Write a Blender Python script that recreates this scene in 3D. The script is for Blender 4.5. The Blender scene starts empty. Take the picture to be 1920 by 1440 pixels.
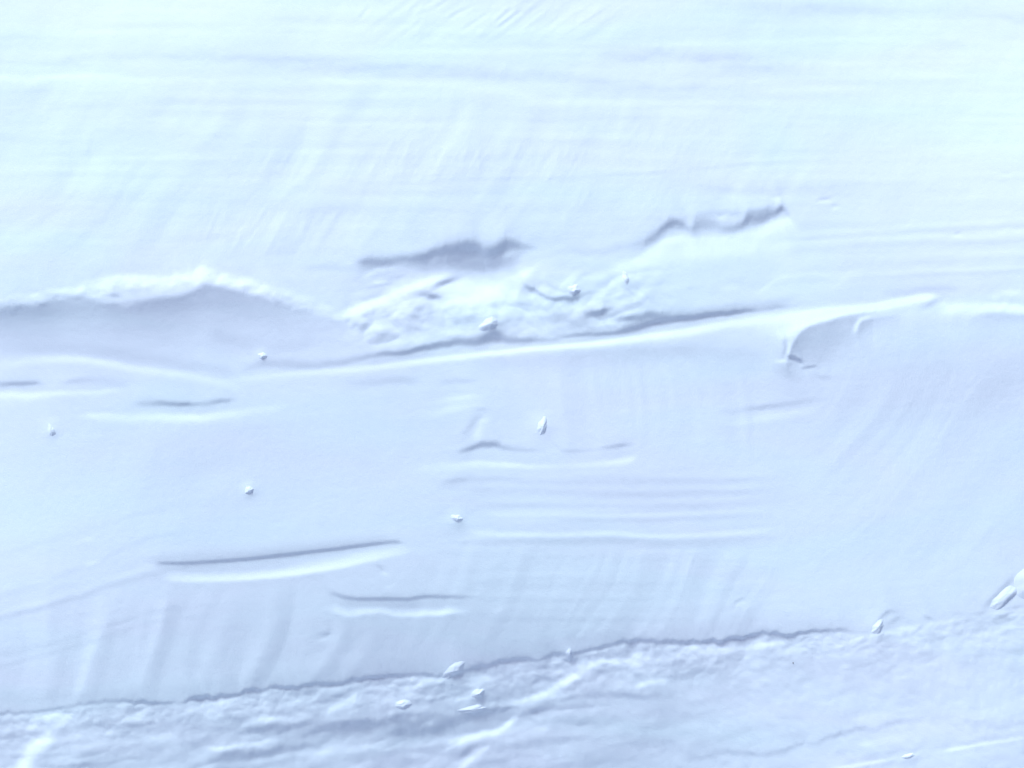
import bpy, math, random
import numpy as np
from mathutils import Vector, Matrix

# ------------------------------------------------------------------ scene frame
# The bank face is a sheet leaning back TILT degrees from level.  Positions on it are given in
# millimetre-like bank units (1 unit = K metres): a to the right, b downwards, (960,720) = centre.
K = 1.0 / 480.0
TILT = math.radians(66)
UP = Vector((0, math.cos(TILT), math.sin(TILT)))        # up along the face
NRM = Vector((0, -math.sin(TILT), math.cos(TILT)))      # out of the face
CEN = Vector((0, 0, 2.35))
DIST = 8.0

sc = bpy.context.scene
cam = bpy.data.cameras.new('camera'); cam_o = bpy.data.objects.new('camera', cam)
sc.collection.objects.link(cam_o)
cam.lens = 72.0; cam.sensor_width = 36.0; cam.clip_end = 500
cam_o.location = CEN + NRM * DIST
cam_o.rotation_euler = (-NRM).to_track_quat('-Z', 'Y').to_euler()
sc.camera = cam_o
sc.render.resolution_x = 1024; sc.render.resolution_y = 768

# light: soft sun high on the left behind the viewer, tinted sky
SUN_LEFT = math.radians(24)       # in-face heading, left of straight up the face
SUN_OFF = math.radians(60)        # away from the face normal
inpl = UP * math.cos(SUN_LEFT) - Vector((1, 0, 0)) * math.sin(SUN_LEFT)
SUN = (NRM * math.cos(SUN_OFF) + inpl * math.sin(SUN_OFF)).normalized()
sun = bpy.data.lights.new('sun', 'SUN'); sun_o = bpy.data.objects.new('sun', sun)
sc.collection.objects.link(sun_o)
sun.energy = 3.2; sun.angle = math.radians(16); sun.color = (0.765, 0.955, 1.0)
sun_o.rotation_euler = SUN.to_track_quat('Z', 'Y').to_euler()
sun_o.location = (-3, -4, 9)
w = bpy.data.worlds.new('World'); sc.world = w; w.use_nodes = True
nt = w.node_tree; bg = nt.nodes['Background']
sky = nt.nodes.new('ShaderNodeTexSky'); sky.sky_type = 'NISHITA'; sky.sun_disc = False
sky.sun_elevation = math.asin(SUN.z)
sky.sun_rotation = math.atan2(SUN.x, SUN.y)
sky.dust_density = 3.0; sky.air_density = 1.0
sky_tint = nt.nodes.new('ShaderNodeMix'); sky_tint.data_type = 'RGBA'; sky_tint.blend_type = 'MULTIPLY'   # violet tint added to the sky light to colour the shade
sky_tint.inputs[0].default_value = 1.0; sky_tint.inputs[7].default_value = (1.02, 0.965, 1.10, 1)
nt.links.new(sky.outputs[0], sky_tint.inputs[6]); nt.links.new(sky_tint.outputs[2], bg.inputs[0]); bg.inputs[1].default_value = 0.094
sc.view_settings.view_transform = 'Standard'; sc.view_settings.look = 'None'
sc.view_settings.gamma = 1.0; sc.view_settings.exposure = 0.08

# ------------------------------------------------------------------ materials
def snow_material(name, rough_scale, bump, col=(0.795, 0.862, 0.965)):
    m = bpy.data.materials.new(name); m.use_nodes = True
    t = m.node_tree; N = t.nodes; L = t.links
    p = N['Principled BSDF']
    p.inputs['Roughness'].default_value = 0.75
    p.inputs['Specular IOR Level'].default_value = 0.15
    tc = N.new('ShaderNodeTexCoord')
    n1 = N.new('ShaderNodeTexNoise'); n1.inputs['Scale'].default_value = 1.7; n1.inputs['Detail'].default_value = 5
    n1.inputs['Distortion'].default_value = 0.6
    mp = N.new('ShaderNodeMapping'); mp.inputs['Scale'].default_value = (0.55, 1.0, 1.9)
    L.new(tc.outputs['Object'], mp.inputs[0]); L.new(mp.outputs[0], n1.inputs['Vector'])
    cr = N.new('ShaderNodeValToRGB')
    cr.color_ramp.elements[0].position = 0.38; cr.color_ramp.elements[1].position = 0.66
    cr.color_ramp.elements[0].color = (col[0]*1.005, col[1]*0.982, col[2]*1.0, 1)
    cr.color_ramp.elements[1].color = (col[0]*0.978, col[1]*1.01, col[2]*1.0, 1)
    L.new(n1.outputs['Fac'], cr.inputs[0]); L.new(cr.outputs[0], p.inputs['Base Color'])
    g1 = N.new('ShaderNodeTexNoise'); g1.inputs['Scale'].default_value = rough_scale; g1.inputs['Detail'].default_value = 3
    g2 = N.new('ShaderNodeTexNoise'); g2.inputs['Scale'].default_value = 42; g2.inputs['Detail'].default_value = 4
    L.new(tc.outputs['Object'], g1.inputs['Vector']); L.new(tc.outputs['Object'], g2.inputs['Vector'])
    b1 = N.new('ShaderNodeBump'); b1.inputs['Strength'].default_value = bump; b1.inputs['Distance'].default_value = 0.004
    b2 = N.new('ShaderNodeBump'); b2.inputs['Strength'].default_value = 0.32; b2.inputs['Distance'].default_value = 0.003
    L.new(g2.outputs['Fac'], b2.inputs['Height']); L.new(g1.outputs['Fac'], b1.inputs['Height'])
    L.new(b2.outputs[0], b1.inputs['Normal']); L.new(b1.outputs[0], p.inputs['Normal'])
    return m
M_SNOW = snow_material('packed_snow', 260, 0.25)
M_CLUMP = snow_material('loose_snow', 180, 0.2)
M_GRIT = bpy.data.materials.new('dark_grit'); M_GRIT.use_nodes = True
_p = M_GRIT.node_tree.nodes['Principled BSDF']; _p.inputs['Roughness'].default_value = 0.8
_n = M_GRIT.node_tree.nodes.new('ShaderNodeTexNoise'); _n.inputs['Scale'].default_value = 300
_r = M_GRIT.node_tree.nodes.new('ShaderNodeValToRGB')
_r.color_ramp.elements[0].color = (0.05, 0.05, 0.06, 1); _r.color_ramp.elements[1].color = (0.14, 0.13, 0.13, 1)
M_GRIT.node_tree.links.new(_n.outputs['Fac'], _r.inputs[0]); M_GRIT.node_tree.links.new(_r.outputs[0], _p.inputs['Base Color'])

# ------------------------------------------------------------------ relief of the snow: a map of the light and shade
# painted for each spot (225 = square to the face, more = leaning back, less = undercut),
# solved for the height whose slopes give those tones
STEP = 2.0
A0, A1, B0, B1 = -480, 2400, -480, 1920
xs = np.arange(A0, A1, STEP); ys = np.arange(B0, B1, STEP)
X, Y = np.meshgrid(xs, ys)
NX, NY = len(xs), len(ys)
rng = np.random.default_rng(7)

def noise(lx, ly, rot=0.0, seed=0):
    """smooth random field, features lx by ly units, turned rot degrees; about -1..1"""
    r = np.random.default_rng(1000 + seed)
    f = np.fft.rfft2(r.standard_normal((NY, NX)))
    ky = np.fft.fftfreq(NY, STEP)[:, None] * 2 * np.pi; kx = np.fft.rfftfreq(NX, STEP)[None, :] * 2 * np.pi
    c, s = math.cos(math.radians(rot)), math.sin(math.radians(rot))
    u = kx * c + ky * s; v = -kx * s + ky * c
    f *= np.exp(-0.5 * ((u * lx * 0.35) ** 2 + (v * ly * 0.35) ** 2)); f[0, 0] = 0
    n = np.fft.irfft2(f, s=(NY, NX)); return n / n.std() * 0.5

def smoothstep(e0, e1, v):
    t = np.clip((v - e0) / (e1 - e0), 0, 1); return t * t * (3 - 2 * t)

def catmull(px, py, q):
    """monotone-ish cubic through points"""
    px = np.asarray(px, float); py = np.asarray(py, float)
    if len(px) < 3: return np.interp(q, px, py)
    d = np.gradient(py, px)
    s = np.diff(py) / np.diff(px)
    for i in range(len(s)):                       # limit tangents
        for j in (i, i + 1):
            if s[i] == 0 or d[j] * s[i] < 0: d[j] = d[j] * 0.3 if abs(d[j]) < 1e-9 else d[j] * 0.5
            elif abs(d[j]) > 3 * abs(s[i]): d[j] = 3 * s[i]
    i = np.clip(np.searchsorted(px, q) - 1, 0, len(px) - 2)
    h = px[i + 1] - px[i]; t = np.clip((q - px[i]) / h, 0, 1)
    return ((2*t**3 - 3*t**2 + 1) * py[i] + (t**3 - 2*t**2 + t) * h * d[i]
            + (-2*t**3 + 3*t**2) * py[i + 1] + (t**3 - t**2) * h * d[i + 1])

# slow changes of painted brightness over the face, turned into lean
gx = [0, 300, 600, 900, 1200, 1500, 1900]
gy = [0, 120, 250, 400, 520, 600, 700, 850, 1000, 1100, 1200, 1300, 1420]
gv = [[249, 247, 246, 247, 247, 245, 244],
      [247, 241, 240, 243, 243, 246, 247],
      [245, 239, 238, 240, 243, 246, 248],
      [242, 237, 234, 233, 235, 241, 244],
      [237, 233, 230, 230, 232, 236, 240],
      [228, 226, 228, 230, 230, 233, 238],
      [230, 227, 224, 224, 224, 224, 227],
      [228, 226, 220, 223, 225, 228, 231],
      [230, 225, 222, 219, 221, 226, 232],
      [227, 220, 216, 213, 215, 223, 228],
      [222, 215, 207, 201, 209, 217, 225],
      [217, 213, 208, 205, 207, 218, 225],
      [216, 208, 204, 206, 205, 219, 224]]
gv = np.array(gv, float)
gv[6:, :4] += 2.5; gv[9:, 5:] += 2
tmp = np.stack([catmull(gx, r, np.clip(xs, 0, 1900)) for r in gv])

G = np.stack([catmull(gy, tmp[:, i], np.clip(ys, 0, 1420)) for i in range(NX)], axis=1)
D = np.zeros_like(G); CRK = np.zeros_like(G)
MOD = noise(40, 14, -12, 30) + noise(16, 9, 10, 31) * .7

def hs(pts, up=1.0, dn=1.0, jit=0.0, jl=26, seed=0, mod=1.0):
    """a mark running across: points (a, b, halfwidth, amount)"""
    P = np.array(pts, float)
    i0 = max(0, int((P[0, 0] - A0) / STEP)); i1 = min(NX, int((P[-1, 0] - A0) / STEP) + 2)
    q = xs[i0:i1]
    c = catmull(P[:, 0], P[:, 1], q); wd = np.interp(q, P[:, 0], P[:, 2]); am = np.interp(q, P[:, 0], P[:, 3])
    n = len(q); e = np.minimum(1, np.minimum(q - P[0, 0] + 4, P[-1, 0] - q + 4) / 30.0).clip(0, 1)
    if jit:
        r = np.random.default_rng(seed)
        for l, a in ((jl, 1.0), (jl / 2.6, 0.55), (jl / 6, 0.3)):
            m = max(3, int(n * STEP / l) + 3)
            c = c + np.interp(np.arange(n) * STEP, np.arange(m) * l, r.standard_normal(m)) * jit * a
    d = Y[:, i0:i1] - c[None, :]
    wv = np.where(d < 0, wd * up, wd * dn)
    g = np.exp(-np.abs(d / np.maximum(wv, 0.5)) ** 2.0 * 0.8)
    if jit: g = g * (1 + mod * 0.32 * min(jit, 3) / 3 * MOD[:, i0:i1])
    D[:, i0:i1] += g * (am * e)[None, :]
    if am.min() < -26:
        thin = smoothstep(7.5, 4.5, wd)
        D[:, i0:i1] += np.exp(-np.abs(d / (wd * 2.0 + 4.5)) ** 1.6) * (np.minimum(am + 8, 0) * (.14 + .2 * thin) * e)[None, :]
        D[:, i0:i1] -= g * (am * (.12 + .3 * thin) * e)[None, :]
        CRK[:, i0:i1] = np.maximum(CRK[:, i0:i1], np.exp(-(d / np.maximum(wd * .95, 1.8)) ** 2) * (np.maximum(-am - 24, 0) * e * np.clip(wd / 4, .6, 3.2))[None, :])

def blob(a, b, ra, rb, ang, amt, pw=2.0):
    c, s = math.cos(math.radians(ang)), math.sin(math.radians(ang))
    dx, dy = X - a, Y - b
    u = (dx * c + dy * s) / ra; v = (-dx * s + dy * c) / rb
    D[...] += amt * np.exp(-(u * u + v * v) ** (pw / 2))

def line(pts, wl, wr, amt, seed=0):
    """a mark along any path, wl/wr = half widths on its left and right"""
    P = np.array(pts, float)
    lo = P.min(0) - 3 * max(wl, wr); hi = P.max(0) + 3 * max(wl, wr)
    i0, i1 = int(max(0, (lo[0] - A0) / STEP)), int(min(NX, (hi[0] - A0) / STEP))
    j0, j1 = int(max(0, (lo[1] - B0) / STEP)), int(min(NY, (hi[1] - B0) / STEP))
    x, y = X[j0:j1, i0:i1], Y[j0:j1, i0:i1]
    best = np.full(x.shape, 1e9); side = np.ones(x.shape); tt = np.zeros(x.shape)
    n = len(P) - 1
    for i in range(n):
        d = P[i + 1] - P[i]; L2 = (d ** 2).sum()
        t = np.clip(((x - P[i, 0]) * d[0] + (y - P[i, 1]) * d[1]) / L2, 0, 1)
        ex, ey = x - P[i, 0] - t * d[0], y - P[i, 1] - t * d[1]
        r = np.hypot(ex, ey); m = r < best
        best = np.where(m, r, best); side = np.where(m, np.sign(d[0] * ey - d[1] * ex), side); tt = np.where(m, (i + t) / n, tt)
    wv = np.where(side < 0, wl, wr)
    fade = np.clip(np.minimum(tt, 1 - tt) * 5 + 0.25, 0, 1)
    D[j0:j1, i0:i1] += amt * fade * np.exp(-(best / wv) ** 2)

def edge(pts, amt, length, soft=3, fade=30, stop=9e3):
    """everything just below this edge leans the other way, dying out over `length`;
    points (a, b) or (a, b, scale)"""
    P = [(p[0], p[1], p[2] if len(p) > 2 else 1) for p in pts]; P = np.array(P, float)
    c = catmull(P[:, 0], P[:, 1], xs); sc_ = np.interp(xs, P[:, 0], P[:, 2])
    d = Y - c[None, :]
    e = np.clip(np.minimum(xs - P[0, 0], P[-1, 0] - xs) / fade, 0, 1); e = e * e * (3 - 2 * e)
    D[...] += amt * (e * sc_)[None, :] * smoothstep(-soft, soft, d) * np.exp(-(np.maximum(d, 0) / length) ** 1.6) * smoothstep(stop + 16, stop - 16, Y)

# ---- upper slope
hs([(60,118,10,-3),(130,112,14,-7),(300,104,16,-8),(500,112,15,-8),(640,122,15,-9),(860,130,15,-9),(1000,141,15,-8),(1150,160,14,-8),(1280,166,12,-7),(1450,166,12,-3)], .7, 1.1, 2.5, 40, 1)
hs([(-200,144,5,5),(60,146,5,8),(200,142,5,8),(260,148,5,5),(420,150,5,4),(560,155,5,4)], 1, 1.4, 1.5, 60, 2)
hs([(560,152,5,3),(760,156,5,4),(900,165,6,3),(1050,187,6,5),(1250,190,6,4)], 1, 1.5, 1.5, 50, 3)
hs([(1110,102,8,-3),(1180,103,10,-7),(1300,104,12,-6),(1450,116,12,-7),(1510,128,8,-2)], .8, 1.1, 3, 30, 4)
hs([(1290,118,9,-3),(1380,122,10,-6),(1470,130,8,-5)], 1, 1, 3, 20, 5)
hs([(1180,84,5,2),(1300,82,5,5),(1480,76,5,4),(1600,70,6,2)], 1, 1, 1, 60, 6)
hs([(1320,12,10,-3),(1460,26,14,-7),(1560,22,15,-8),(1700,20,14,-6),(1800,26,14,-6),(2000,44,12,-7)], 1, 1, 4, 50, 7)
hs([(-200,70,6,-3),(40,70,8,-5),(120,74,8,-3),(200,76,8,-3)], 1, 1.2, 2, 40, 8)
blob(1780, 84, 36, 13, 8, -6); blob(1762, 94, 14, 6, 0, -3); blob(70, 172, 30, 12, -8, -5)
blob(1000, 82, 30, 7, 4, -5); blob(1380, 175, 40, 10, 5, 3); blob(1400, 205, 60, 12, 5, -3)
for s in ((887,8,838,34,-9),(915,22,862,58,-7),(958,14,929,40,-12),(978,18,934,50,-13),(827,6,778,30,-6),(1030,22,985,56,-6),(1050,28,1022,52,-5),(790,0,768,20,-6),(690,12,672,34,-6)):
    a, b, c_, d_, v = s
    line([(a, b), ((a+c_)/2+1, (b+d_)/2-1), (c_, d_)], 3, 3.5, v)
    line([(a+5, b+4), ((a+c_)/2+6, (b+d_)/2+4), (c_+4, d_+5)], 3, 5, -v*0.6)
    line([(a-7, b-3), (c_-7, d_-3)], 4, 4, -v*0.4)
def scales(box, n, ln, amt, wd, seed, ang=(55, 70)):
    r = random.Random(seed)
    for _ in range(n):
        a = r.uniform(box[0], box[2]); b = r.uniform(box[1], box[3]); l = ln * r.uniform(.5, 1.3)
        th = math.radians(r.uniform(*ang)); dx, dy = l * math.cos(th), -l * math.sin(th)
        v = amt * r.uniform(.25, .85); ww = wd * r.uniform(.7, 1.5)
        line([(a, b), (a+dx*.55, b+dy*.5), (a+dx, b+dy)], ww, ww, v)
        line([(a+ww*1.8, b+2), (a+dx*.55+ww*1.8, b+dy*.5+2), (a+dx+ww*1.8, b+dy+2)], ww, ww, -v*.8)
scales((690, 285, 790, 330), 12, 26, 4.5, 2.5, 3); scales((850, 290, 1085, 340), 20, 26, 5, 2.8, 4)
scales((380, 395, 660, 470), 16, 42, 4, 3.5, 5); scales((1000, 370, 1110, 430), 6, 30, 3, 4, 6)
scales((740, 20, 1100, 75), 9, 30, 4, 4, 8, (35, 50)); scales((1150, 250, 1330, 320), 8, 40, 3, 5, 9, (40, 60))
for p in ([(345,165),(250,235),(140,310),(70,420)], [(480,200),(400,260),(300,320),(200,420)], [(560,300),(500,360),(430,440)],
          [(690,160),(665,215),(600,290)], [(820,205),(800,260),(760,330)], [(1020,200),(985,260),(900,320),(830,400)], [(1130,240),(1080,290),(1030,360)]):
    line(p, 16, 20, -4.5)
for p in ([(300,190),(180,300),(20,440)], [(420,215),(330,300),(240,400)], [(640,230),(560,330),(500,380)], [(880,200),(850,260),(800,330)]):
    line(p, 14, 14, 3.0)
hs([(170,300,3,-1),(230,301,5,-4),(420,302,5,-4),(560,303,4,-1)], .5, 1.6, 1, 60, 10)
hs([(640,342,4,-3),(800,340,4,-5),(1000,333,4,-4),(1200,325,4,-5),(1300,316,4,-5),(1500,300,4,-4),(1680,290,3,-2)], .6, 1.3, .8, 70, 11)
hs([(300,400,5,-2),(640,390,6,-4),(850,396,6,-3),(1000,399,6,-2)], .5, 2, 1.5, 70, 12)
hs([(1280,352,6,-3),(1400,356,8,-5),(1500,352,7,-4),(1600,350,6,-1)], .7, 1, 1.5, 40, 13)
for a, b, r, v in ((1455,366,8,-10),(1545,372,12,-18),(1566,384,7,-12),(1795,436,8,-14),(1886,323,9,-8),(1345,372,7,-6),(1350,402,6,-10),(1300,415,5,-6),(1425,375,7,-4),(1778,282,6,-3),(1728,116,4,-5),(1683,245,8,-4)):
    blob(a, b, r, 2.6, -6, v); blob(a + 1, b + 7, r, 3, -6, -v * .75)
line([(1690,432),(1712,415)], 2.5, 2.5, 5); line([(1873,440),(1898,425)], 3, 3, 5)
blob(1650, 262, 60, 14, 0, 3); blob(1700, 140, 80, 12, 0, 3)
# ledge lines on the right
for k_, (b0, b1, v) in enumerate(((446,424,-7),(436,412,4),(456,436,5),(470,450,-4),(486,470,3),(505,482,-3),(516,500,5),(528,508,-4))):
    hs([(1440,b0+6,3,0),(1520,b0,4,v*.8),(1700,(b0+b1)/2,4,v),(1860,b1+3,4,v),(2100,b1-14,4,v)], 1, 1, 1, 60, 20+k_)
hs([(1640,548,6,-3),(1700,545,8,-8),(1780,540,8,-10),(1812,538,8,-6)], .8, .9, 1, 30, 31)
hs([(1000,482,6,-4),(1080,470,8,-7),(1120,474,8,-7),(1190,460,8,-8)], 1, 1, 1.5, 30, 32)
hs([(560,505,6,-5),(620,500,7,-8),(680,510,6,-6)], 1, 1.2, 1, 30, 33)

# ---- the two torn hollows
hs([(660, 495, 6.5, -14), (676, 495, 10.4, -37), (700, 494, 11.7, -47), (758, 491, 11.7, -41), (790, 485, 11.7, -53), (830, 475, 14.3, -61), (862, 471, 16.9, -73), (890, 470, 18.2, -78), (912, 479, 15.6, -63), (930, 477, 16.9, -65), (948, 466, 15.6, -69), (968, 464, 11.7, -51), (990, 464, 6.5, -22), (1020, 465, 3.9, -6)], .75, 1.25, 1.1, 20, 40, mod=1.0)
hs([(760,500,8,-8),(850,492,14,-24),(900,496,14,-26),(970,488,16,-26),(985,482,10,-8)], .8, 1.1, 1, 30, 41)
hs([(1170, 463, 10.0, -6), (1200, 457, 10.0, -15), (1222, 447, 10.0, -34), (1243, 436, 10.0, -42), (1262, 422, 10.0, -48), (1280, 424, 8.8, -42), (1294, 431, 7.5, -21), (1306, 425, 13.8, -32), (1330, 421, 13.8, -28), (1352, 427, 10.0, -21), (1372, 430, 8.8, -32), (1392, 425, 10.0, -34), (1404, 413, 13.8, -44), (1440, 409, 13.8, -48), (1454, 402, 10.0, -48), (1467, 394, 8.8, -57), (1478, 403, 7.5, -34), (1492, 415, 3.8, -8)], 1.0, 1.05, 1.2, 18, 42, mod=1.2)
hs([(1280,408,6,-8),(1340,400,5,-8),(1400,400,8,-14),(1450,392,6,-8)], 1, 1, 1, 20, 43)
hs([(1150,500,8,5),(1190,488,11,10),(1230,464,10,18),(1262,448,7,20),(1300,452,12,14),(1350,448,12,14),(1400,440,14,18),(1450,420,10,24),(1482,418,9,24),(1496,428,7,8)], .8, 1.8, 1.5, 14, 44)
hs([(1130,505,8,6),(1200,495,10,8),(1300,480,14,9),(1400,470,14,7),(1500,460,10,4)], 1, 1, 1, 30, 45)
# ---- tumbled snow on the ledge
blob(880, 556, 66, 26, -4, 26, 2.6); blob(940, 540, 40, 26, -30, 14); blob(985, 512, 24, 9, -35, 20); blob(945, 596, 40, 14, 0, -4)
line([(636,596),(680,577),(740,552),(790,533),(840,517)], 9, 10, 32); line([(650,590),(720,572),(770,562)], 10, 12, 12)
blob(836, 528, 16, 4.5, -18, -34); blob(822, 534, 12, 5, -20, -10)
blob(812, 556, 15, 5.5, 4, -52); blob(800, 550, 24, 8, 8, -12); blob(790, 600, 28, 18, 0, -6)
line([(680,522),(706,506),(752,500)], 5, 5, 12); blob(745, 520, 20, 6, -14, -14); line([(690,540),(715,534),(740,530)], 3, 3, -12); line([(700,530),(722,528)],3,3,12)
hs([(966, 548, 4.6, -16), (978, 542, 5.75, -45), (992, 541, 5.75, -48), (1010, 551, 3.4499999999999997, -45), (1028, 560, 3.4499999999999997, -42), (1040, 564, 4.6, -58), (1058, 560, 4.6, -61), (1072, 563, 4.6, -70), (1084, 560, 4.6, -54), (1092, 574, 5.75, -29)], .9, 1.1, 1.2, 10, 46)
hs([(1090, 586, 5.75, -22), (1100, 590, 6.8999999999999995, -58), (1118, 592, 6.8999999999999995, -74), (1134, 586, 5.75, -70), (1150, 580, 4.6, -58), (1156, 580, 3.4499999999999997, -16)], .9, 1.1, 1.2, 10, 47)
hs([(1146, 599, 4.6, -26), (1160, 600, 5.75, -54), (1180, 598, 5.75, -58), (1196, 596, 6.8999999999999995, -38), (1216, 592, 9.2, -42), (1240, 594, 9.2, -32), (1262, 592, 9.2, -13)], .9, 1.1, 1.2, 10, 48)
hs([(990,528,6,6),(1030,545,6,8),(1060,548,6,8)], 1, 1, 2, 12, 49)
hs([(1000,585,10,-4),(1080,600,14,-10),(1160,612,8,-8),(1240,605,8,-6)], 1, 1, 2, 20, 50)
hs([(1090,606,4,8),(1130,609,4,12),(1180,606,4,14),(1196,604,4,8)], 1, 1, 1.5, 10, 51)
blob(1183, 548, 9, 4, 35, -20); blob(1177,536,7,5,40,-8)
blob(1297, 540, 12, 3, -6, -8); blob(1380, 525, 20, 6, -10, -5); blob(1340, 548, 14, 5, -10, -5); blob(1370, 540, 20, 5, -5, 7); blob(1250, 565, 20, 6, -5, 6)
line([(1420,552),(1450,528),(1480,515)],4,4,6); line([(1560,545),(1590,512),(1620,505)],6,5,4); blob(1580,522,26,5,-5,8)
hs([(700,650,10,3),(800,632,10,6),(860,622,10,9),(905,612,9,10)], 1, 1, 2, 26, 52)
blob(770, 612, 22, 5, 5, -7); blob(700, 600, 14, 3, 0, -5)
# ---- the long undercut line behind the ridge
hs([(440,700,8,-4),(490,684,9,-14),(540,684,10,-18),(600,684,9,-16),(660,676,7,-16),(700,667,5,-24),(728,664,5,-40),(765,661,5,-44),(785,656,5,-44),(820,649,7,-46),(860,644,8,-42),(900,641,9,-42),(928,632,12,-46),(946,640,8,-40),(1000,638,5,-34),(1050,634,4,-24),(1080,630,3.5,-30),(1130,627,3.5,-42),(1170,622,4,-44),(1204,613,5,-52),(1235,604,7,-50),(1280,599,6,-58),(1330,593,5,-60),(1382,586,5,-54),(1404,583,4,-38),(1425,581,5,-20),(1455,577,4,-28),(1485,573,5,-12),(1520,567,5,-6),(1640,556,5,-4)], 1.0, .75, .7, 22, 60)
hs([(880,626,8,-10),(930,622,10,-14),(960,630,8,-6)], 1, 1, .5, 20, 61)
hs([(1190,606,8,-12),(1240,592,9,-14),(1300,588,8,-12),(1400,576,8,-10),(1460,568,7,-8),(1500,556,7,-6)], 1, 1, 1, 24, 62)
hs([(430,712,6,4),(520,703,6,9),(600,697,6,12),(700,688,6,16),(800,675,6,22),(900,664,5.5,26),(1000,653,5,30),(1100,645,5,32),(1200,633,7,34),(1300,619,8,30),(1360,607,8,22),(1430,597,10,20),(1500,593,12,36),(1560,584,9,48),(1620,577,7,44),(1700,563,7,38),(1748,556,6,34),(1764,557,4,16)], .8, 1.2, .4, 60, 63)
hs([(1400,610,10,6),(1450,618,16,10),(1480,622,12,26),(1500,608,12,26),(1530,598,8,14),(1570,592,5,8)], 1, 1, 0, 20, 64)
hs([(880,680,10,-3),(1000,676,12,-7),(1100,668,12,-9),(1200,660,12,-10),(1280,656,12,-10),(1350,660,20,-6),(1440,668,16,-8)], .8, 1.6, 1, 50, 65)
# curled lip
edge([(1470,690,.2),(1478,668,1),(1484,650,1.1),(1492,636,1.1),(1502,623,1.1),(1514,614,1.1),(1530,608,1),(1556,601,1),(1575,594,.9),(1600,587,.8),(1640,582,.25)], -23, 62, 4, 6, 684)
line([(1470,634),(1473,652),(1468,668)], 4, 4, -18); line([(1480,640),(1478,664)], 3, 2.5, 12)
line([(1478,668),(1488,670),(1506,679)], 3, 3, -50); blob(1468, 677, 14, 3, 0, 18); blob(1476, 698, 20, 12, 20, -12)
line([(1502,691),(1516,688),(1532,686)], 2.2, 2.2, -30); blob(1545, 707, 16, 4, 6, -9); blob(1560, 640, 50, 24, -25, -6)
line([(1602,625),(1605,610),(1614,598),(1636,592)], 4, 5, 20); edge([(1600,640,.2),(1612,606,1),(1640,596,.9),(1700,590,.4)], -14, 28, 3, 16, 626)
line([(1638,572),(1642,588)], 2.5, 2.5, -12); blob(1748, 568, 20, 6, -25, -18); blob(1720, 585, 50, 12, -8, 5)
hs([(1755,590,6,10),(1790,578,10,22),(1830,578,9,24),(1870,578,7,26),(1910,577,6,28),(1960,578,6,22),(2100,575,6,18)], .9, 1.2, 1.5, 26, 66)
blob(1770, 572, 20, 10, 20, 14); blob(1895, 548, 22, 6, 0, 12); blob(1865, 556, 12, 5, 0, 8)
edge([(1800,612,.4),(1815,600,1),(1835,588,1),(1870,586,.8),(1900,590,.7),(2000,588,.6),(2100,590,.4)], -17, 40, 3, 70)
# ---- left mound and its shaded hollow
hs([(-200,560,6,6),(20,560,6,6),(90,550,6,12),(150,540,7,16),(190,533,9,20),(220,526,11,28),(280,526,11,24),(330,524,11,26),(365,516,11,32),(380,508,11,34),(400,515,10,26),(440,527,9,28),(480,536,9,18),(520,547,9,15),(565,561,9,11),(600,575,10,7),(640,590,10,4),(690,600,8,1)], 1, 1, 1.4, 24, 70)
edge([(-200,575),(0,572),(60,570),(110,560,.9),(135,553,.8),(180,562,.7),(225,568,.8),(260,564,.9),(300,558),(340,553),(368,542),(385,534,1.1),(420,540,1.1),(470,552,.85),(530,569,.6),(590,588,.36),(650,602,.2),(720,615,.1)], -33, 66, 8, 20)
hs([(-200,590,12,-7),(0,588,12,-8),(60,586,12,-7),(150,584,12,-5),(260,576,14,-5),(350,568,16,-5),(420,570,16,-5),(480,580,14,-3)],1,1,0,20,71)
blob(152, 542, 14, 4, -10, 12); blob(216, 554, 13, 4, 6, -22); blob(186, 552, 20, 4, -14, 12); blob(240, 572, 16, 4, -10, 10); blob(196, 566, 20, 4, 0, 8)
line([(378,498),(374,520),(368,536)], 5, 5, 12)
hs([(380,620,12,-6),(440,640,16,-8),(520,650,16,-6),(600,640,14,-4)], 1, 1, 0, 20, 72)
hs([(-200,690,8,4),(0,684,8,5),(60,675,7,11),(110,672,6,15),(180,678,6,15),(240,688,6,12),(320,700,6,12),(400,714,6,9),(460,726,6,4)], 1, 1.4, .6, 50, 73)
hs([(-200,655,12,-2),(0,652,12,-4),(100,652,12,-6),(200,660,12,-8),(300,676,12,-9),(400,692,9,-8),(450,700,8,-4)], 1, .9, .6, 50, 74)
hs([(-120,724,5,-26),(0,722,4.5,-32),(40,720,4.5,-42),(68,720,4,-36),(90,721,3,-10)], 1.1, .8, .6, 20, 75)
hs([(112,719,4,-6),(124,716,4,-14),(160,713,6,-9),(230,716,8,-6),(260,716,6,-2)], 1, 1, .8, 16, 76)
hs([(-150,742,8,12),(0,740,7,16),(50,741,7,18),(110,738,5,12),(190,734,5,8),(240,732,5,2)], .9, 1.2, .8, 30, 77)
hs([(240,757,6,-6),(262,756,7,-14),(285,757,6,-22),(310,758,4.5,-38),(350,760,4,-46),(366,759,3.5,-28),(385,757,4,-24),(405,754,4,-34),(430,752,3.5,-34),(448,748,3,-8)], 1.2, .8, .6, 20, 78)
hs([(140,778,4,2),(170,779,6,12),(240,782,7,12),(300,782,8,16),(360,783,7,20),(420,777,7,12),(480,768,7,8),(540,760,7,4)], .9, 1.3, 1, 26, 79)
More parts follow.
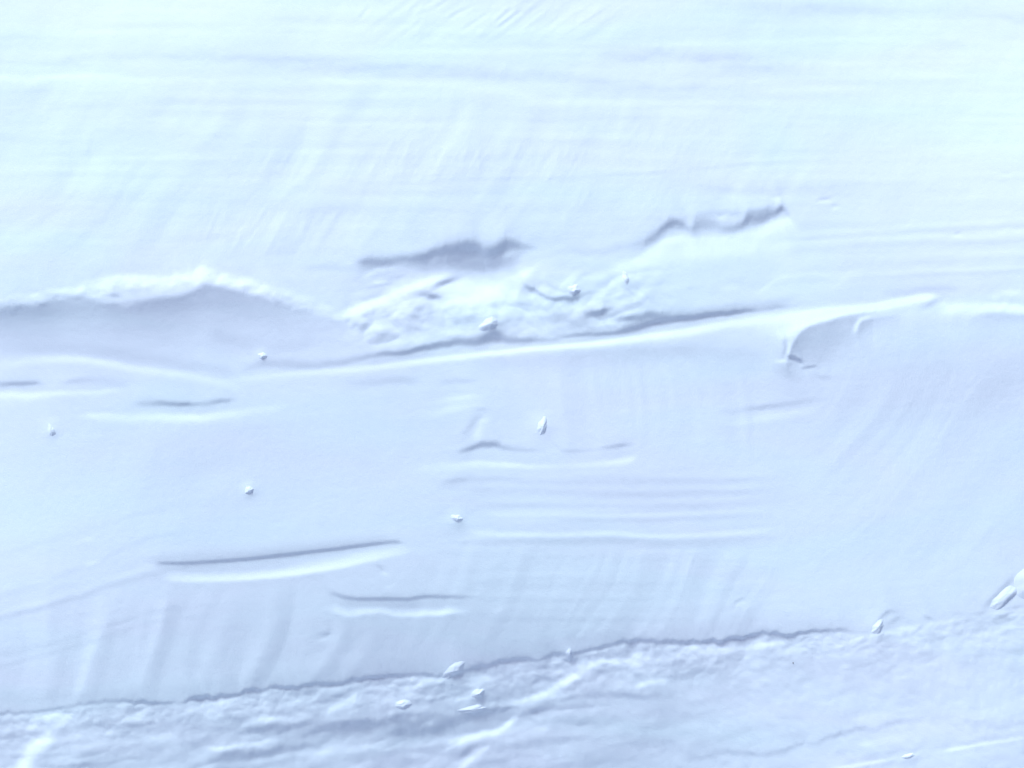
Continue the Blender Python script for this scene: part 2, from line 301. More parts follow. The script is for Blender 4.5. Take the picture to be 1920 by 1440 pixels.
# ---- marks on the wall face
hs([(640,722,8,-3),(700,717,8,-9),(770,714,7,-10),(800,715,4,-2)], 1, 1, 1, 30, 80); hs([(815,716,6,-8),(860,714,6,-10),(905,711,4,-3)], 1, 1, 1, 20, 81)
blob(860, 747, 38, 6, -9, 12); blob(850, 765, 40, 9, -14, 10); blob(905, 768, 12, 4, 0, -7)
line([(900,772),(885,795),(866,820)], 9, 7, -10); blob(906, 789, 12, 5, -20, 10); blob(897, 812, 9, 16, 10, 10)
hs([(852,849,3,-12),(866,846,4,-34),(884,842,5,-38),(905,836,6,-42),(930,836,6,-40),(944,840,4,-24),(970,843,4,-18),(1000,845,4,-12),(1025,845,4,-8)], 1.2, .8, .5, 16, 82)
hs([(1034,838,3,-6),(1044,837,3,-12),(1052,845,3,-12),(1075,846,3.5,-20),(1098,845,3,-14),(1120,843,3,-6),(1135,840,3,-20),(1160,837,3.5,-32),(1180,834,3,-24),(1196,831,2.5,-6)], 1, .8, .4, 16, 83)
hs([(770,880,7,4),(830,876,8,8),(880,870,6,12),(960,871,4.5,16),(1000,875,4,10),(1060,873,4,4),(1130,869,5,11),(1160,866,5,18),(1185,860,5,16),(1204,854,4,2)], .9, 1.3, .5, 30, 84)
hs([(820,905,4,-4),(850,901,5,-10),(880,898,5,-6),(1000,903,5,-5),(1200,905,5,-6),(1450,898,4,-3)], 1, 1, .6, 50, 85)
hs([(870,922,6,-4),(1000,922,7,-7),(1200,926,7,-8),(1380,924,6,-6),(1470,916,4,-1)], 1, 1, .6, 50, 86)
hs([(900,945,4,-3),(1000,948,4,-4),(1300,948,4,-4),(1460,940,4,-1)], 1, 1, .6, 50, 87)
hs([(900,962,3,2),(960,966,3,6),(1040,964,3,4),(1140,966,3,6),(1240,964,3,9),(1300,962,3,5),(1470,956,3,2)], 1, 1, .6, 40, 88)
hs([(1040,976,3,-4),(1200,975,3,-5),(1300,972,3,-4),(1450,966,3,-1)], 1, 1, .4, 40, 89)
hs([(870,994,5,5),(900,1000,5,11),(1000,1003,4,12),(1080,1003,4,10),(1150,1001,4,12),(1200,1005,4,12),(1320,1004,4,9),(1400,999,4,7),(1470,990,3,2)], 1.3, .8, .4, 60, 90)
hs([(860,1016,5,-4),(1000,1015,6,-7),(1140,1011,6,-8),(1240,1017,6,-7),(1380,1013,6,-6),(1470,1005,4,-1)], .8, 1.4, .4, 60, 91)
blob(855, 905, 26, 10, -10, -6); blob(862, 990, 12, 10, 0, -6); line([(830,1000),(850,1010),(880,1020)], 10, 8, -4)
hs([(880,1096,3,-2),(1000,1098,3,-4),(1130,1094,3,-4),(1300,1098,3,-2)],1,1.6,.5,60,92); hs([(900,1124,3,-2),(1060,1126,3,-3),(1240,1124,3,-2)],1,1.6,.5,60,93); hs([(900,1158,3,-2),(1060,1160,4,-4),(1300,1160,4,-3)],.6,2,.5,60,94)
hs([(1340,775,5,-3),(1396,768,4,-6),(1420,764,4,-16),(1450,760,5,-14),(1500,754,5,-7),(1560,742,4,-3)], 1, 1, .8, 18, 95); hs([(1360,795,6,3),(1430,784,7,8),(1500,772,7,7),(1540,762,5,2)], 1, 1, .5, 30, 96)
# lower slits
hs([(282,1056,3,-16),(298,1057,2.8,-40),(345,1057,2.8,-46),(400,1054,2.8,-52),(460,1050,2.8,-54),(520,1043,2.8,-58),(580,1036,2.8,-56),(640,1029,2.8,-54),(700,1021,2.8,-50),(745,1017,3,-36),(768,1019,2,-8)], 1.1, .8, .25, 50, 100)
hs([(270,1046,8,-3),(320,1048,10,-7),(480,1038,10,-9),(640,1020,10,-8),(740,1008,8,-4)], 1, 1, 0, 50, 101)
hs([(296,1084,4,4),(330,1086,5,14),(400,1087,5,20),(470,1084,5,24),(530,1078,5.5,27),(590,1070,5.5,28),(640,1061,6,25),(690,1049,6.5,20),(730,1040,6,14),(775,1032,6,6)], 2.2, .8, .25, 50, 102)
hs([(320,1070,6,-4),(450,1068,7,-5),(560,1058,6,-4)], 1, 1, 0, 50, 103)
hs([(612,1112,3,-18),(626,1114,4,-32),(645,1121,4.5,-36),(668,1124,2.8,-40),(720,1124,2.8,-46),(760,1124,2.8,-46),(800,1120,2.8,-44),(850,1120,3,-32),(895,1119,2,-6)], 1.2, .8, .4, 26, 104)
hs([(606,1142,5,10),(628,1144,6,16),(650,1152,6,16),(690,1147,6,20),(715,1146,5,16),(740,1152,5,16),(790,1151,5,24),(840,1149,5,24),(865,1147,3.5,12),(885,1145,3,2)], 1.7, .8, .6, 22, 105)
hs([(630,1134,5,-6),(760,1136,6,-7),(860,1132,5,-3)], 1, 1, 0, 50, 106)
blob(712, 1063, 9, 4, 30, -12); blob(722, 1076, 8, 3, 10, 12); blob(732, 1099, 10, 3, -20, 7); blob(520, 985, 18, 4, -8, 5)
blob(612, 1189, 9, 4, -20, -18); blob(600, 1188, 12, 3, -20, -6); blob(606, 1200, 14, 4, -24, 9); blob(935, 1144, 10, 4, -20, 7)
line([(1376,1131),(1394,1120)], 2, 2, -14); line([(1380,1136),(1398,1129)], 3, 3, 12); blob(1390, 1140, 20, 5, -20, 5)
blob(172, 1056, 14, 4, -16, 12); blob(80, 1090, 18, 4, -14, 4); blob(165,1010,10,4,-10,4)
for i_, (b0, b1, v) in enumerate(((1120,1010,-4),(1160,1078,-7),(1150,1062,4),(1230,1150,-4),(1250,1170,-4),(1040,960,-3))):
    hs([(-120,b0+40,5,v*.7),(0,b0,5,v),(160,(b0+b1)/2-4,5,v),(280,b1,5,v),(420,b1-20,5,v*.2)], 1, 1, 1.2, 40, 110+i_)
# upright flutes left by the blade
for p, v, wl, wr in (([(196,1150),(165,1240),(140,1320)], 10, 9, 18), ([(310,1110),(290,1200),(250,1300)], 10, 8, 20), ([(520,1150),(490,1220),(440,1290)], 7, 10, 20),
             ([(640,1180),(610,1230),(560,1290)], 9, 9, 20), ([(700,1185),(660,1240),(630,1280)], 6, 12, 16), ([(120,1180),(95,1260),(80,1310)], 4, 9, 14), ([(400,1190),(380,1250),(360,1290)], 6, 12, 14)):
    line(p, wl, wr, v * .7)
    line([(a + 26, b + 4) for a, b in p], 14, 22, -v * .5)
for i_ in range(12):
    a = 780 + i_ * 46 + rng.uniform(-9, 9)
    line([(a + 60, 1020 + rng.uniform(-10, 20)), (a + 42, 1090), (a + 8, 1150), (a - 26, 1225)], 9, 12, rng.uniform(1.5, 3.6))
for i_ in range(7):
    a = 985 + i_ * 55
    line([(a, 665), (a + 36, 690), (a + 66, 735), (a + 80, 790)], 16, 12, rng.uniform(1.5, 3.2))
for p in ([(1960,640),(1840,760),(1740,900)], [(1900,820),(1790,940),(1700,1060)], [(1720,720),(1640,800),(1560,900)], [(1960,900),(1880,1000)]):
    line(p, 30, 26, -2.6)
blob(1800, 850, 90, 60, -40, 2)
# ---- foot of the wall
FOOT = [(-200,1342,4,-14),(0,1338,4,-20),(60,1337,4,-16),(120,1327,4,-16),(200,1317,5,-20),(250,1316,5,-26),(295,1319,4,-30),(340,1318,4,-16),(358,1313,5,-32),(374,1308,5,-40),(400,1310,3.5,-34),(440,1303,3.5,-26),(470,1296,3.5,-40),(495,1296,3.5,-26),(512,1290,3.5,-40),(560,1289,3.5,-40),(600,1285,3.5,-44),(640,1283,3.5,-42),(680,1274,3.5,-40),(708,1271,3.2,-48),(730,1270,3,-34),(770,1266,4.5,-28),(815,1267,4,-20),(870,1261,5,-30),(890,1254,4,-42),(918,1250,4.5,-26),(950,1239,4,-34),(980,1236,3.5,-36),(1005,1237,4,-20),(1040,1228,4,-34),(1064,1228,4,-30),(1085,1226,3,-22),(1118,1216,3,-32),(1150,1210,3.5,-28),(1180,1203,3.5,-38),(1220,1203,5,-26),(1280,1205,5,-24),(1330,1205,3.5,-36),(1380,1198,3,-54),(1420,1192,3,-52),(1450,1187,3.5,-54),(1478,1191,3.5,-42),(1510,1188,3.5,-34),(1560,1181,4,-22),(1600,1186,4,-8),(1630,1184,4,-10)]
hs([(p[0], p[1], p[2] * .75, p[3] * 1.6 - 2) for p in FOOT], 1.2, .8, 1.6, 12, 120, mod=3.6)
hs([(p[0], p[1] - 14, 16, -5) for p in FOOT[::4]], 1, .8, 0, 20, 121)
hs([(p[0], p[1] + 14, 8, 5) for p in FOOT[::3]], 1, 1.3, 3, 20, 122)
hs([(1628,1178,4,-14),(1645,1165,4,-22),(1655,1155,3.5,-26),(1664,1148,3.5,-34),(1678,1146,3.5,-24),(1690,1148,3,-6)], 1, 1, .6, 10, 123)
hs([(1655,1172,4,-10),(1668,1168,4,-24),(1684,1161,4,-28),(1700,1156,3,-12)], 1, 1, .8, 10, 124)
blob(1632, 1196, 10, 8, -20, 12); blob(1700, 1180, 14, 9, 0, 10); blob(1740, 1158, 8, 3.5, 20, -22); blob(1795, 1150, 16, 3, 5, -8); blob(1836, 1151, 16, 4, -10, -12); blob(1906, 1140, 14, 5, -10, -14)
line([(1846,1140),(1872,1112),(1900,1084)], 6, 5, -18)
# trodden snow under the wall
line([(36,1445),(60,1405),(100,1368)], 13, 15, 34); blob(140, 1378, 16, 18, 0, 12); blob(190, 1400, 40, 8, -10, 5); hs([(50,1437,4,-3),(90,1437,5,-20),(160,1436,5,-18),(210,1432,4,-8)], 1, 1, 1, 14, 130)
hs([(200,1360,10,-3),(240,1376,12,-6),(280,1390,10,-4)], 1, 1, 1, 20, 131)
for i_, pts in enumerate((
    [(440,1366,8,3),(500,1345,8,12),(540,1352,6,10),(590,1340,8,16)],
    [(600,1340,9,18),(630,1325,9,18),(665,1308,9,20),(690,1300,7,6)],
    [(380,1408,4,6),(400,1405,4,16),(440,1400,5,14),(500,1390,4,12),(540,1384,4,6)],
    [(500,1420,6,3),(600,1412,8,10),(700,1400,8,12),(740,1392,6,8)],
    [(820,1408,10,10),(850,1392,9,20),(890,1380,8,22),(930,1370,7,24),(955,1356,7,22),(970,1342,6,18),(982,1328,5,10)],
    [(830,1322,3,8),(860,1314,3,10),(890,1305,4,14)],
    [(1176,1290,4,8),(1200,1285,5,14),(1240,1278,5,12),(1270,1276,4,2)],
    [(950,1320,5,14),(990,1314,6,14),(1020,1300,8,24),(1050,1284,9,24),(1080,1270,8,20),(1110,1260,7,10)],
    [(730,1322,6,8),(760,1319,6,12),(780,1322,5,6)],
    [(1100,1245,6,8),(1140,1240,8,14),(1180,1238,8,12),(1220,1232,8,8)],
    [(1395,1222,8,14),(1420,1212,6,16),(1460,1208,4,6),(1480,1206,3,4)])):
    hs([(p[0], p[1], p[2], p[3] * 1.5) for p in pts], .9, 1.1, 1.2, 14, 140 + i_)
for i_, pts in enumerate((
    [(440,1374,8,-6),(480,1368,8,-18),(540,1364,8,-20),(620,1356,7,-16),(700,1352,10,-18),(760,1354,14,-20),(840,1352,14,-24),(880,1344,8,-30),(920,1336,6,-30),(950,1330,4,-32),(975,1327,3,-24)],
    [(560,1372,12,-12),(700,1370,12,-16),(800,1368,10,-16),(860,1362,8,-10)],
    [(400,1424,8,-18),(440,1418,9,-24),(500,1410,8,-20),(560,1402,7,-12),(640,1390,6,-4)],
    [(700,1345,5,-6),(740,1342,6,-14),(770,1338,5,-6)],
    [(880,1310,4,-8),(900,1310,4,-20),(920,1306,3,-6)],
    [(1060,1306,5,-6),(1120,1302,6,-10),(1200,1306,5,-10),(1240,1302,4,-4)],
    [(420,1340,6,-4),(450,1345,7,-10),(480,1350,6,-6)],
    [(980,1268,8,-6),(1020,1262,8,-8),(1060,1256,6,-4)],
    [(1440,1258,7,-5),(1500,1248,9,-8),(1620,1246,9,-9),(1720,1236,8,-9),(1840,1226,8,-9),(2000,1210,8,-7)],
    [(1270,1424,6,-8),(1330,1416,6,-12),(1380,1410,5,-16),(1420,1416,4,-14),(1450,1414,5,-18),(1490,1400,5,-14),(1530,1390,4,-16),(1560,1380,5,-26),(1585,1374,5,-28),(1605,1368,5,-26),(1640,1368,4,-12),(1660,1356,5,-18),(1690,1352,5,-18),(1710,1356,4,-6)],
    [(1780,1360,5,-8),(1820,1350,6,-8),(1870,1362,5,-12),(1900,1358,5,-10),(1960,1350,5,-8)],
    [(1560,1428,4,-4),(1660,1412,4,-8),(1760,1400,4,-8),(1860,1384,4,-8),(1960,1370,4,-6)])):
    f_ = .62 if pts[0][0] > 1250 else 1.25
    hs([(p[0], p[1], p[2], p[3] * f_) for p in pts], 1, 1, 1.8, 14, 160 + i_, mod=1.8)
blob(1003, 1333, 11, 5, -12, -26); blob(1195, 1265, 9, 5, 0, -16); blob(872, 1412, 20, 6, -38, -26); blob(1000,1290,14,4,0,-6)
line([(860,1444),(885,1420),(918,1398)], 7, 7, 24); blob(1100, 1420, 90, 18, 0, -2)
hs([(1540,1444,2.5,6),(1590,1437,2.5,20),(1640,1429,2.5,22),(1684,1422,2.5,14)], 1, 1, .3, 30, 180)
hs([(1755,1411,2.5,8),(1790,1405,2.5,22),(1830,1398,2.5,22),(1872,1391,2.5,16),(1940,1380,2.5,8)], 1, 1, .3, 30, 181)
blob(1706, 1417, 14, 3, -14, 14); blob(1620, 1395, 14, 5, 10, 7); blob(1860, 1330, 60, 30, -10, 3); blob(1450, 1330, 100, 20, -6, 5)

crest = catmull([-200,0,110,200,300,380,470,560,640,720],[566,566,552,530,526,515,536,566,592,606], np.clip(xs, -200, 720))
D += np.exp(-((Y - crest[None, :] - 4) / 16) ** 2) * smoothstep(760, 640, X) * (noise(26, 10, -10, 60) * 9 + noise(11, 7, -10, 61) * 6)
# ---- fine unevenness, stronger where the snow is broken
footc = catmull([p[0] for p in FOOT], [p[1] for p in FOOT], np.clip(xs, -200, 1625)); footc = np.where(xs > 1625, 1184 - (xs - 1625) * .16, footc)
below = smoothstep(0, 10, Y - footc[None, :]); near = below * np.exp(-(np.maximum(Y - footc[None, :], 0) / 70) ** 2)
lf = smoothstep(1250, 1050, X)
ledge = np.exp(-((Y - (585 - (X - 900) * .09)) / 55) ** 2) * smoothstep(620, 700, X) * smoothstep(1330, 1150, X)
D += near * (noise(14, 9, -8, 1) * 8 + noise(34, 13, -14, 2) * 12 + noise(8, 6, 0, 21) * 3) * (0.6 + 0.7 * smoothstep(850, 1050, X) * smoothstep(1500, 1280, X))
D += below * lf * (noise(90, 16, -9, 3) * 7.5 + noise(38, 15, -12, 4) * 4.5 + noise(13, 9, 0, 15) * 2.5)
D += below * (noise(90, 18, -10, 5) * 4 + noise(24, 14, -10, 6) * 3 + noise(9, 7, -10, 22) * 2.4)
D += ledge * (noise(44, 15, -14, 7) * 7 + noise(18, 10, -10, 8) * 7 + noise(9, 7, 0, 23) * 4)
def arcs(x0, x1, y0, y1, k, cu, gap, amt, seed, brk=90):
    """scrape marks: many near-parallel curved flutes with uneven spacing that break up and fade"""
    r = np.random.default_rng(500 + seed); yc = (y0 + y1) / 2
    u = X + k * (Y - yc) + cu * (Y - yc) ** 2 + noise(160, 160, 0, 50 + seed) * gap * .45
    f = np.zeros_like(X)
    for g, w_ in ((gap, 1.0), (gap * .47, .6), (gap * 1.9, .6)):
        n = int((A1 - A0 + 4000) / (g / 2)); t = np.arange(n) * g / 2 + A0 - 2000
        v = r.standard_normal(n); q = (u - t[0]) / (g / 2); i = np.clip(q.astype(int), 0, n - 2); fr = q - i; fr = fr * fr * (3 - 2 * fr)
        f += w_ * (v[i] * (1 - fr) + v[i + 1] * fr)
    f = np.tanh(f * .8) * (0.55 + 0.6 * np.clip(noise(brk, brk * 1.6, -math.degrees(math.atan(k)) , 70 + seed) + .4, -.4, 1.5))
    sx, sy = (x1 - x0) * .16 + 10, (y1 - y0) * .22 + 6
    D[...] += amt * f * smoothstep(x0, x0 + sx, X) * smoothstep(x1, x1 - sx, X) * smoothstep(y0, y0 + sy, Y) * smoothstep(y1, y1 - sy * .6, Y)
arcs(-260, 830, 1080, 1325, .34, .0007, 66, 3.8, 1)
arcs(760, 1500, 1010, 1215, .5, .0008, 34, 3.6, 2)
arcs(900, 1480, 650, 850, -.18, .0020, 52, 2.8, 3)
arcs(1440, 2240, 600, 1120, .85, .0006, 44, 1.9, 4)
arcs(-300, 760, 110, 500, .75, .0006, 74, 3.2, 5)
arcs(560, 1620, 140, 480, .6, .0005, 40, 1.9, 6)
arcs(640, 1200, -60, 90, 1.3, 0, 24, 4.0, 7, 40)
arcs(330, 1130, 270, 350, .55, 0, 16, 2.6, 8, 40)
arcs(360, 700, 380, 490, .6, 0, 22, 3.0, 9, 50)
arcs(60, 900, 780, 1010, .7, 0, 110, 1.6, 10)
D += noise(300, 14, 1, 33) * 2.6 * smoothstep(560, 400, Y) + noise(130, 9, 0, 34) * 1.6 * smoothstep(520, 300, Y)
D += noise(200, 9, 0, 35) * 2.2 * smoothstep(780, 900, X) * smoothstep(1520, 1400, X) * smoothstep(860, 900, Y) * smoothstep(1190, 1100, Y)
D += noise(420, 12, -1, 9) * 1.5 * smoothstep(520, 300, Y) + noise(160, 60, -30, 10) * 1.3
D += noise(360, 12, -6, 11) * 1.5 * smoothstep(380, 460, Y) * (1 - below) * (1 - smoothstep(580, 640, Y) * .4)
D += noise(70, 26, -50, 12) * 1.3 * smoothstep(600, 480, Y) + noise(20, 14, 0, 13) * .7 + noise(8, 6, 0, 14) * .6

TARGET = np.clip(G + D, 105, 262)
GAIN = 1.25
L = (TARGET / 255.0) ** 2.2; L0 = (225.0 / 255.0) ** 2.2
S = -(L / L0 - 1.0) * GAIN                       # rise of the surface towards the light's heading
S = np.clip(S, -0.75, 1.8)
win = smoothstep(A0 + 20, A0 + 330, X) * smoothstep(A1 - 20, A1 - 330, X) * smoothstep(B0 + 150, B0 + 440, Y) * smoothstep(B1 - 150, B1 - 440, Y)
DU = DIST / K                                     # bulges come nearer the viewer: keep marks where they are seen
ky = np.fft.fftfreq(NY, STEP)[:, None] * 2 * np.pi; kx = np.fft.rfftfreq(NX, STEP)[None, :] * 2 * np.pi
# light heading: up (-b) and left (-a)
c, s = math.cos(SUN_LEFT), math.sin(SUN_LEFT)
Dk = 1j * (-kx * s - ky * c)
wave = 2 * np.pi / (np.hypot(kx, ky) + 1e-6)
BOOST = np.interp(np.log(wave), np.log([8, 16, 30, 60, 140, 400, 1200]), [1.3, 1.5, 1.35, 1.1, 1.0, 0.97, 1.02])
FILT = BOOST * np.conj(Dk) / (np.abs(Dk) ** 2 + 0.035 * (kx ** 2 + ky ** 2) + 1e-9); FILT[0, 0] = 0
comp = (1 - win) * ((Y < 0) | (Y > 1440))
def sample(M, a, b):
    u = np.clip((np.asarray(a, float) - A0) / STEP, 0, NX - 1.001); v = np.clip((np.asarray(b, float) - B0) / STEP, 0, NY - 1.001)
    i = u.astype(int); j = v.astype(int); fu = u - i; fv = v - j
    return (M[j, i] * (1-fu) * (1-fv) + M[j, i+1] * fu * (1-fv) + M[j+1, i] * (1-fu) * fv + M[j+1, i+1] * fu * fv)
CRK = CRK * 0.03
def solve(M):
    M = M * win
    M = M - comp * (M.sum(0) / np.maximum(comp.sum(0), 1))[None, :]
    h = np.fft.irfft2(np.fft.rfft2(M) * FILT, s=(NY, NX))
    return h - h[400:800, 500:900].mean()
H = solve(S)
for _ in range(3):
    m = 1 - H / DU
    H = solve(sample(S, 960 + (X - 960) / m, 720 + (Y - 720) / m))
m = 1 - H / DU
H = H - sample(CRK, 960 + (X - 960) / m, 720 + (Y - 720) / m)      # cracks cut in under their lips
def height(a, b): return sample(H, a, b)
def seat(a, b):
    """where on the sheet a mark noted at (a, b) sits, given the bulge there"""
    p, q = a, b
    for _ in range(4):
        m = 1 - height(p, q) / DU; p, q = 960 + (a - 960) * m, 720 + (b - 720) * m
    return p, q

C = [
 (1018,799,8.5,15,11,-14,'white teardrop lump of snow stuck on the middle of the wall above a short slit'),
 (96,807,6,11,8,25,'small tilted lump of snow near the left edge, below the left slits'),
 (467,919,8,7,8,0,'small round lump of snow alone on the wall above the long curved slit'),
 (492,667,8,6,6,0,'small crumb of snow in the shaded hollow under the left mound'),
 (857,972,10,6,6,-10,'small crumb at the left end of the fine level streaks on the wall'),
 (1076,543,11,9,8,10,'rounded lump of snow above the jagged little cracks on the ledge'),
 (1173,521,5,11,7,20,'thin upright sliver of snow standing on the ledge right of the jagged cracks'),
 (917,607,17,10,9,28,'chunk of snow on the lip of the long dark line below the left torn hollow'),
 (851,1257,24,10,12,38,'long tilted lump of snow lying across the ragged crack at the wall foot'),
 (1067,1227,6,12,8,0,'small upright nub of snow on the ragged crack, right of the long tilted lump'),
 (897,1300,12,8,9,25,'round lump of snow on the trodden ground just under the long tilted lump'),
 (888,1330,28,6.5,8,10,'low flat lump of snow under the round lump on the trodden ground'),
 (755,1321,15,8,8,8,'broad low lump on the trodden snow below and left of the long tilted lump'),
 (1646,1176,15,8,8,48,'tilted soft crumb at the left side of the small broken notch on the ragged crack'),
 (1704,1417,11,4,4,14,'small flat crumb between the two thin bright lines near the lower right corner'),
]
p_, q_ = 960 + (X - 960) / (1 - H / DU), 720 + (Y - 720) / (1 - H / DU)
H += sample(ledge * (np.abs(noise(60, 32, -14, 40)) * 3.4 + np.abs(noise(22, 14, -14, 41)) * .5) + near * (np.abs(noise(26, 15, -12, 42)) * .8 + np.abs(noise(12, 9, -12, 43)) * .5)
            + below * lf * np.abs(noise(60, 22, -14, 44)) * .9, p_, q_)      # clods
for q in C:                                        # snow banked up round each clump
    p_, q_ = seat(q[0], q[1]); r_ = 1.25 * math.hypot(q[2], q[3])
    H += .3 * min(q[2], q[3]) * np.exp(-((X - p_) ** 2 + (Y - q_) ** 2) / (r_ * 1.0) ** 2)

# section of the bank: straight in the middle, gentle field behind, unseen lower slope kept steep to cut bounce light
tab = np.arange(-60000, 60000, 4.0)               # distance up the face from its centre
ang = TILT - (TILT - math.radians(6)) * smoothstep(900, 2100, tab)
ang = np.where(tab > 0, ang, TILT - (TILT - math.radians(24)) * smoothstep(-2500, -6500, tab))
cy = np.cumsum(np.cos(ang)) * 4 * K; cz = np.cumsum(np.sin(ang)) * 4 * K
i0 = int(60000 / 4); cy -= cy[i0]; cz -= cz[i0]
def place(a, b, h):
    """bank units -> metres"""
    u = 720.0 - np.asarray(b, float)
    y = np.interp(u, tab, cy); z = np.interp(u, tab, cz); an = np.interp(u, tab, ang)
    h = np.asarray(h, float) * K
    return np.stack([(np.asarray(a, float) - 960) * K + 0 * h, y - np.sin(an) * h, z + np.cos(an) * h + CEN.z], -1)

def spaced(lo, hi, far0, far1, st=STEP):
    core = np.arange(lo, hi + .1, st)
    def out(start, end, sgn):
        r = []; v = start; d = st
        while (v - end) * sgn < 0:
            d = min(d * 1.12, 1600); v += sgn * d; r.append(v)
        return r
    return np.array(out(lo, far0, -1)[::-1] + list(core) + out(hi, far1, 1))
ga = spaced(-120, 2040, -24000, 26000); gb = spaced(-90, 1530, -26000, 24000)
AA, BB = np.meshgrid(ga, gb)
P = place(AA, BB, height(AA, BB))
far = smoothstep(1500, 6000, np.abs(BB - 720)) + smoothstep(2500, 7000, np.abs(AA - 960))
P[..., 2] += np.minimum(far, 1) * (np.sin(AA * .0007 + 1) * np.sin(BB * .0009) * .25)
nb, na = AA.shape
# vertex normals of the whole surface, so that neighbouring sheets meet without a crease
du = np.gradient(P, axis=1); dv = np.gradient(P, axis=0)
NV = np.cross(dv, du); NV /= np.linalg.norm(NV, axis=-1, keepdims=True) + 1e-12
if NV[nb // 2, na // 2].dot(np.array(NRM)) < 0: NV = -NV

ridge = catmull([-480,0,110,200,300,385,470,560,640,700,800,900,1000,1100,1200,1300,1400,1500,1600,1700,1760,1900,2400],
                [571,571,560,560,558,537,553,578,640,663,658,646,640,632,616,598,585,573,566,552,550,556,550], np.clip(ga, -480, 2400))
foot = catmull([p[0] for p in FOOT], [p[1] for p in FOOT], np.clip(ga, -200, 1625)); foot = np.where(ga > 1625, 1184 - (np.clip(ga, 0, 3000) - 1625) * .16, foot)
bm_ = 720 + (BB - 720) / (1 - height(AA, BB) / DU); bc = (bm_[:-1, :-1] + bm_[1:, 1:]) / 2
r_ = ((ridge[:-1] + ridge[1:]) / 2)[None, :]; f_ = ((foot[:-1] + foot[1:]) / 2)[None, :]
zone = np.where(bc < r_, 0, np.where(bc < f_, 1, 2))
idx = np.arange(nb * na).reshape(nb, na)
quads = np.stack([idx[:-1, :-1], idx[1:, :-1], idx[1:, 1:], idx[:-1, 1:]], -1)
PF = P.reshape(-1, 3); NF = NV.reshape(-1, 3)
def sheet(name, z, label):
    q = quads[zone == z]
    used = np.unique(q); remap = np.zeros(nb * na, np.int64); remap[used] = np.arange(len(used))
    q = remap[q]; v = PF[used]
    me = bpy.data.meshes.new(name)
    me.vertices.add(len(v)); me.vertices.foreach_set('co', v.astype(np.float32).ravel())
    me.loops.add(q.size); me.loops.foreach_set('vertex_index', q.astype(np.int32).ravel())
    me.polygons.add(len(q)); me.polygons.foreach_set('loop_start', np.arange(0, q.size, 4, dtype=np.int32))
    me.update(calc_edges=True)
    me.polygons.foreach_set('use_smooth', np.ones(len(q), bool))
    me.normals_split_custom_set_from_vertices(NF[used].astype(np.float32))
    me.materials.append(M_SNOW)
    o = bpy.data.objects.new(name, me); sc.collection.objects.link(o)
    o['kind'] = 'structure'; o['label'] = label; o['category'] = 'snow'
    return o
sheet('snow_slope', 0, 'bright upper snow slope with two torn hollows above the ridge')
sheet('snow_wall', 1, 'smooth cut snow wall between the ridge and the ragged crack')
sheet('snow_ground', 2, 'rough trodden snow lying below the ragged crack at the wall foot')

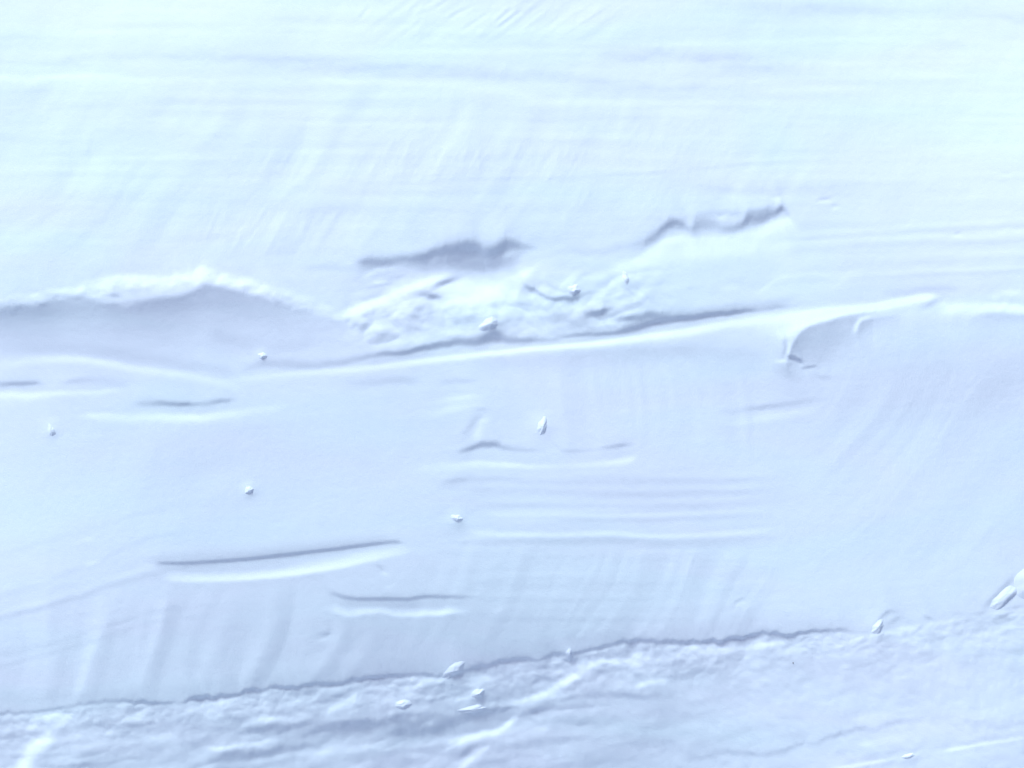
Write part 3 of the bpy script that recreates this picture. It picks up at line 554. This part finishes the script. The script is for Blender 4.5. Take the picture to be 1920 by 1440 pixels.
# ------------------------------------------------------------------ loose pieces of snow
def clump_mesh(seed, rx, ry, rz, slab=False):
    """an irregular crumb, steep on its lower right, running out thin into the snow round it"""
    from mathutils import noise as mn
    off = Vector((seed * 3.1, seed * 1.7, seed * 5.3)); n, m = 22, 44
    vs = [(0, 0, -rz * 1.2 * K)]; rings = []
    for i in range(n + 1):
        r = (i / n); ring = []
        for j in range(m):
            th = 2 * math.pi * j / m; c_, s_ = math.cos(th), math.sin(th)
            sh = 1 + .34 * mn.noise(Vector((c_, s_, 0)) * 1.3 + off) + .12 * mn.noise(Vector((c_, s_, 0)) * 3 + off)
            if slab: q = (abs(c_) ** 5 + abs(s_) ** 5) ** -.2; sh = sh * .6 + q * .4
            x = c_ * r * sh + .10 * (1 - r); y = s_ * r * sh - .10 * (1 - r)
            p = ((1 - r ** 3) ** 1.6 if slab else (1 - r * r) ** 1.5) if r < 1 else 0
            z = p * (1 + .3 * mn.noise(Vector((x, y, 0)) * 1.7 + off)) + .06 * mn.noise(Vector((x, y, 0)) * 5 + off) * (1 - r)
            ring.append(len(vs)); vs.append((x * rx * K, y * ry * K, (z * rz - (1.4 if i == n else 0)) * K))
        rings.append(ring)
    fs = []
    for i in range(n):
        for j in range(m):
            k = (j + 1) % m; fs.append((rings[i][j], rings[i + 1][j], rings[i + 1][k], rings[i][k]))
    k0 = len(vs); vs += [tuple(vs[v][:2]) + (vs[v][2] - .0005,) for v in rings[n]]      # underside, buried, with its own rim
    fs += [(0, k0 + (j + 1) % m, k0 + j) for j in range(m)]
    me = bpy.data.meshes.new('snow_clump'); me.from_pydata(vs, [], fs); me.update()
    me.polygons.foreach_set('use_smooth', np.ones(len(me.polygons), bool)); me.materials.append(M_CLUMP)
    return me
BASIS = Matrix((Vector((1, 0, 0)), UP, NRM)).transposed().to_4x4()
def clump(name, a, b, rx, ry, rz, ang, label, cat='snow clump', group=None, seed=1, rise=.25, slab=False):
    o = bpy.data.objects.new(name, clump_mesh(seed, rx, ry, rz, slab)); sc.collection.objects.link(o)
    a, b = (float(v) for v in seat(a, b))
    p = place(a, b, float(height(a, b)) + rz * rise)
    me = o.data; co = np.empty(len(me.vertices) * 3, np.float32); me.vertices.foreach_get('co', co); co = co.reshape(-1, 3)
    ca, sa = math.cos(math.radians(ang)), math.sin(math.radians(ang))          # let it follow the snow it lies in
    da = (co[:, 0] * ca - co[:, 1] * sa) / K; db = -(co[:, 0] * sa + co[:, 1] * ca) / K
    co[:, 2] += (height(a + da, b + db) - float(height(a, b))) * K
    me.vertices.foreach_set('co', co.ravel()); me.update()
    o.matrix_world = Matrix.Translation(Vector(p)) @ BASIS @ Matrix.Rotation(math.radians(ang), 4, 'Z')
    o['label'] = label; o['category'] = cat
    if group: o['group'] = group
    return o
GR = 'loose clumps of snow on the bank'
for i, (a, b, rx, ry, rz, an, lab) in enumerate(C):
    clump('snow_clump', a, b, rx * 1.08, ry * 1.12, .36 * min(rx, ry) + 1.0, an, lab, group=GR, seed=i + 2, rise=.0)
GB = 'broken snow blocks at the right edge'
clump('snow_block', 1882, 1121, 31, 13, 4.2, 38, 'bright tilted slab of snow at the right edge above the ragged crack', 'snow block', GB, 41, .0, True)
clump('snow_block', 1930, 1092, 34, 27, 5, 36, 'bigger pale block of snow cut by the right edge, above the bright slab', 'snow block', GB, 42, .0, True)
o = clump('grit_speck', 1487, 1243, 1.2, 1.1, 1.2, 0, 'tiny dark speck of grit on the trodden snow at the lower right', 'grit', None, 60, .4)
o.data.materials.clear(); o.data.materials.append(M_GRIT)
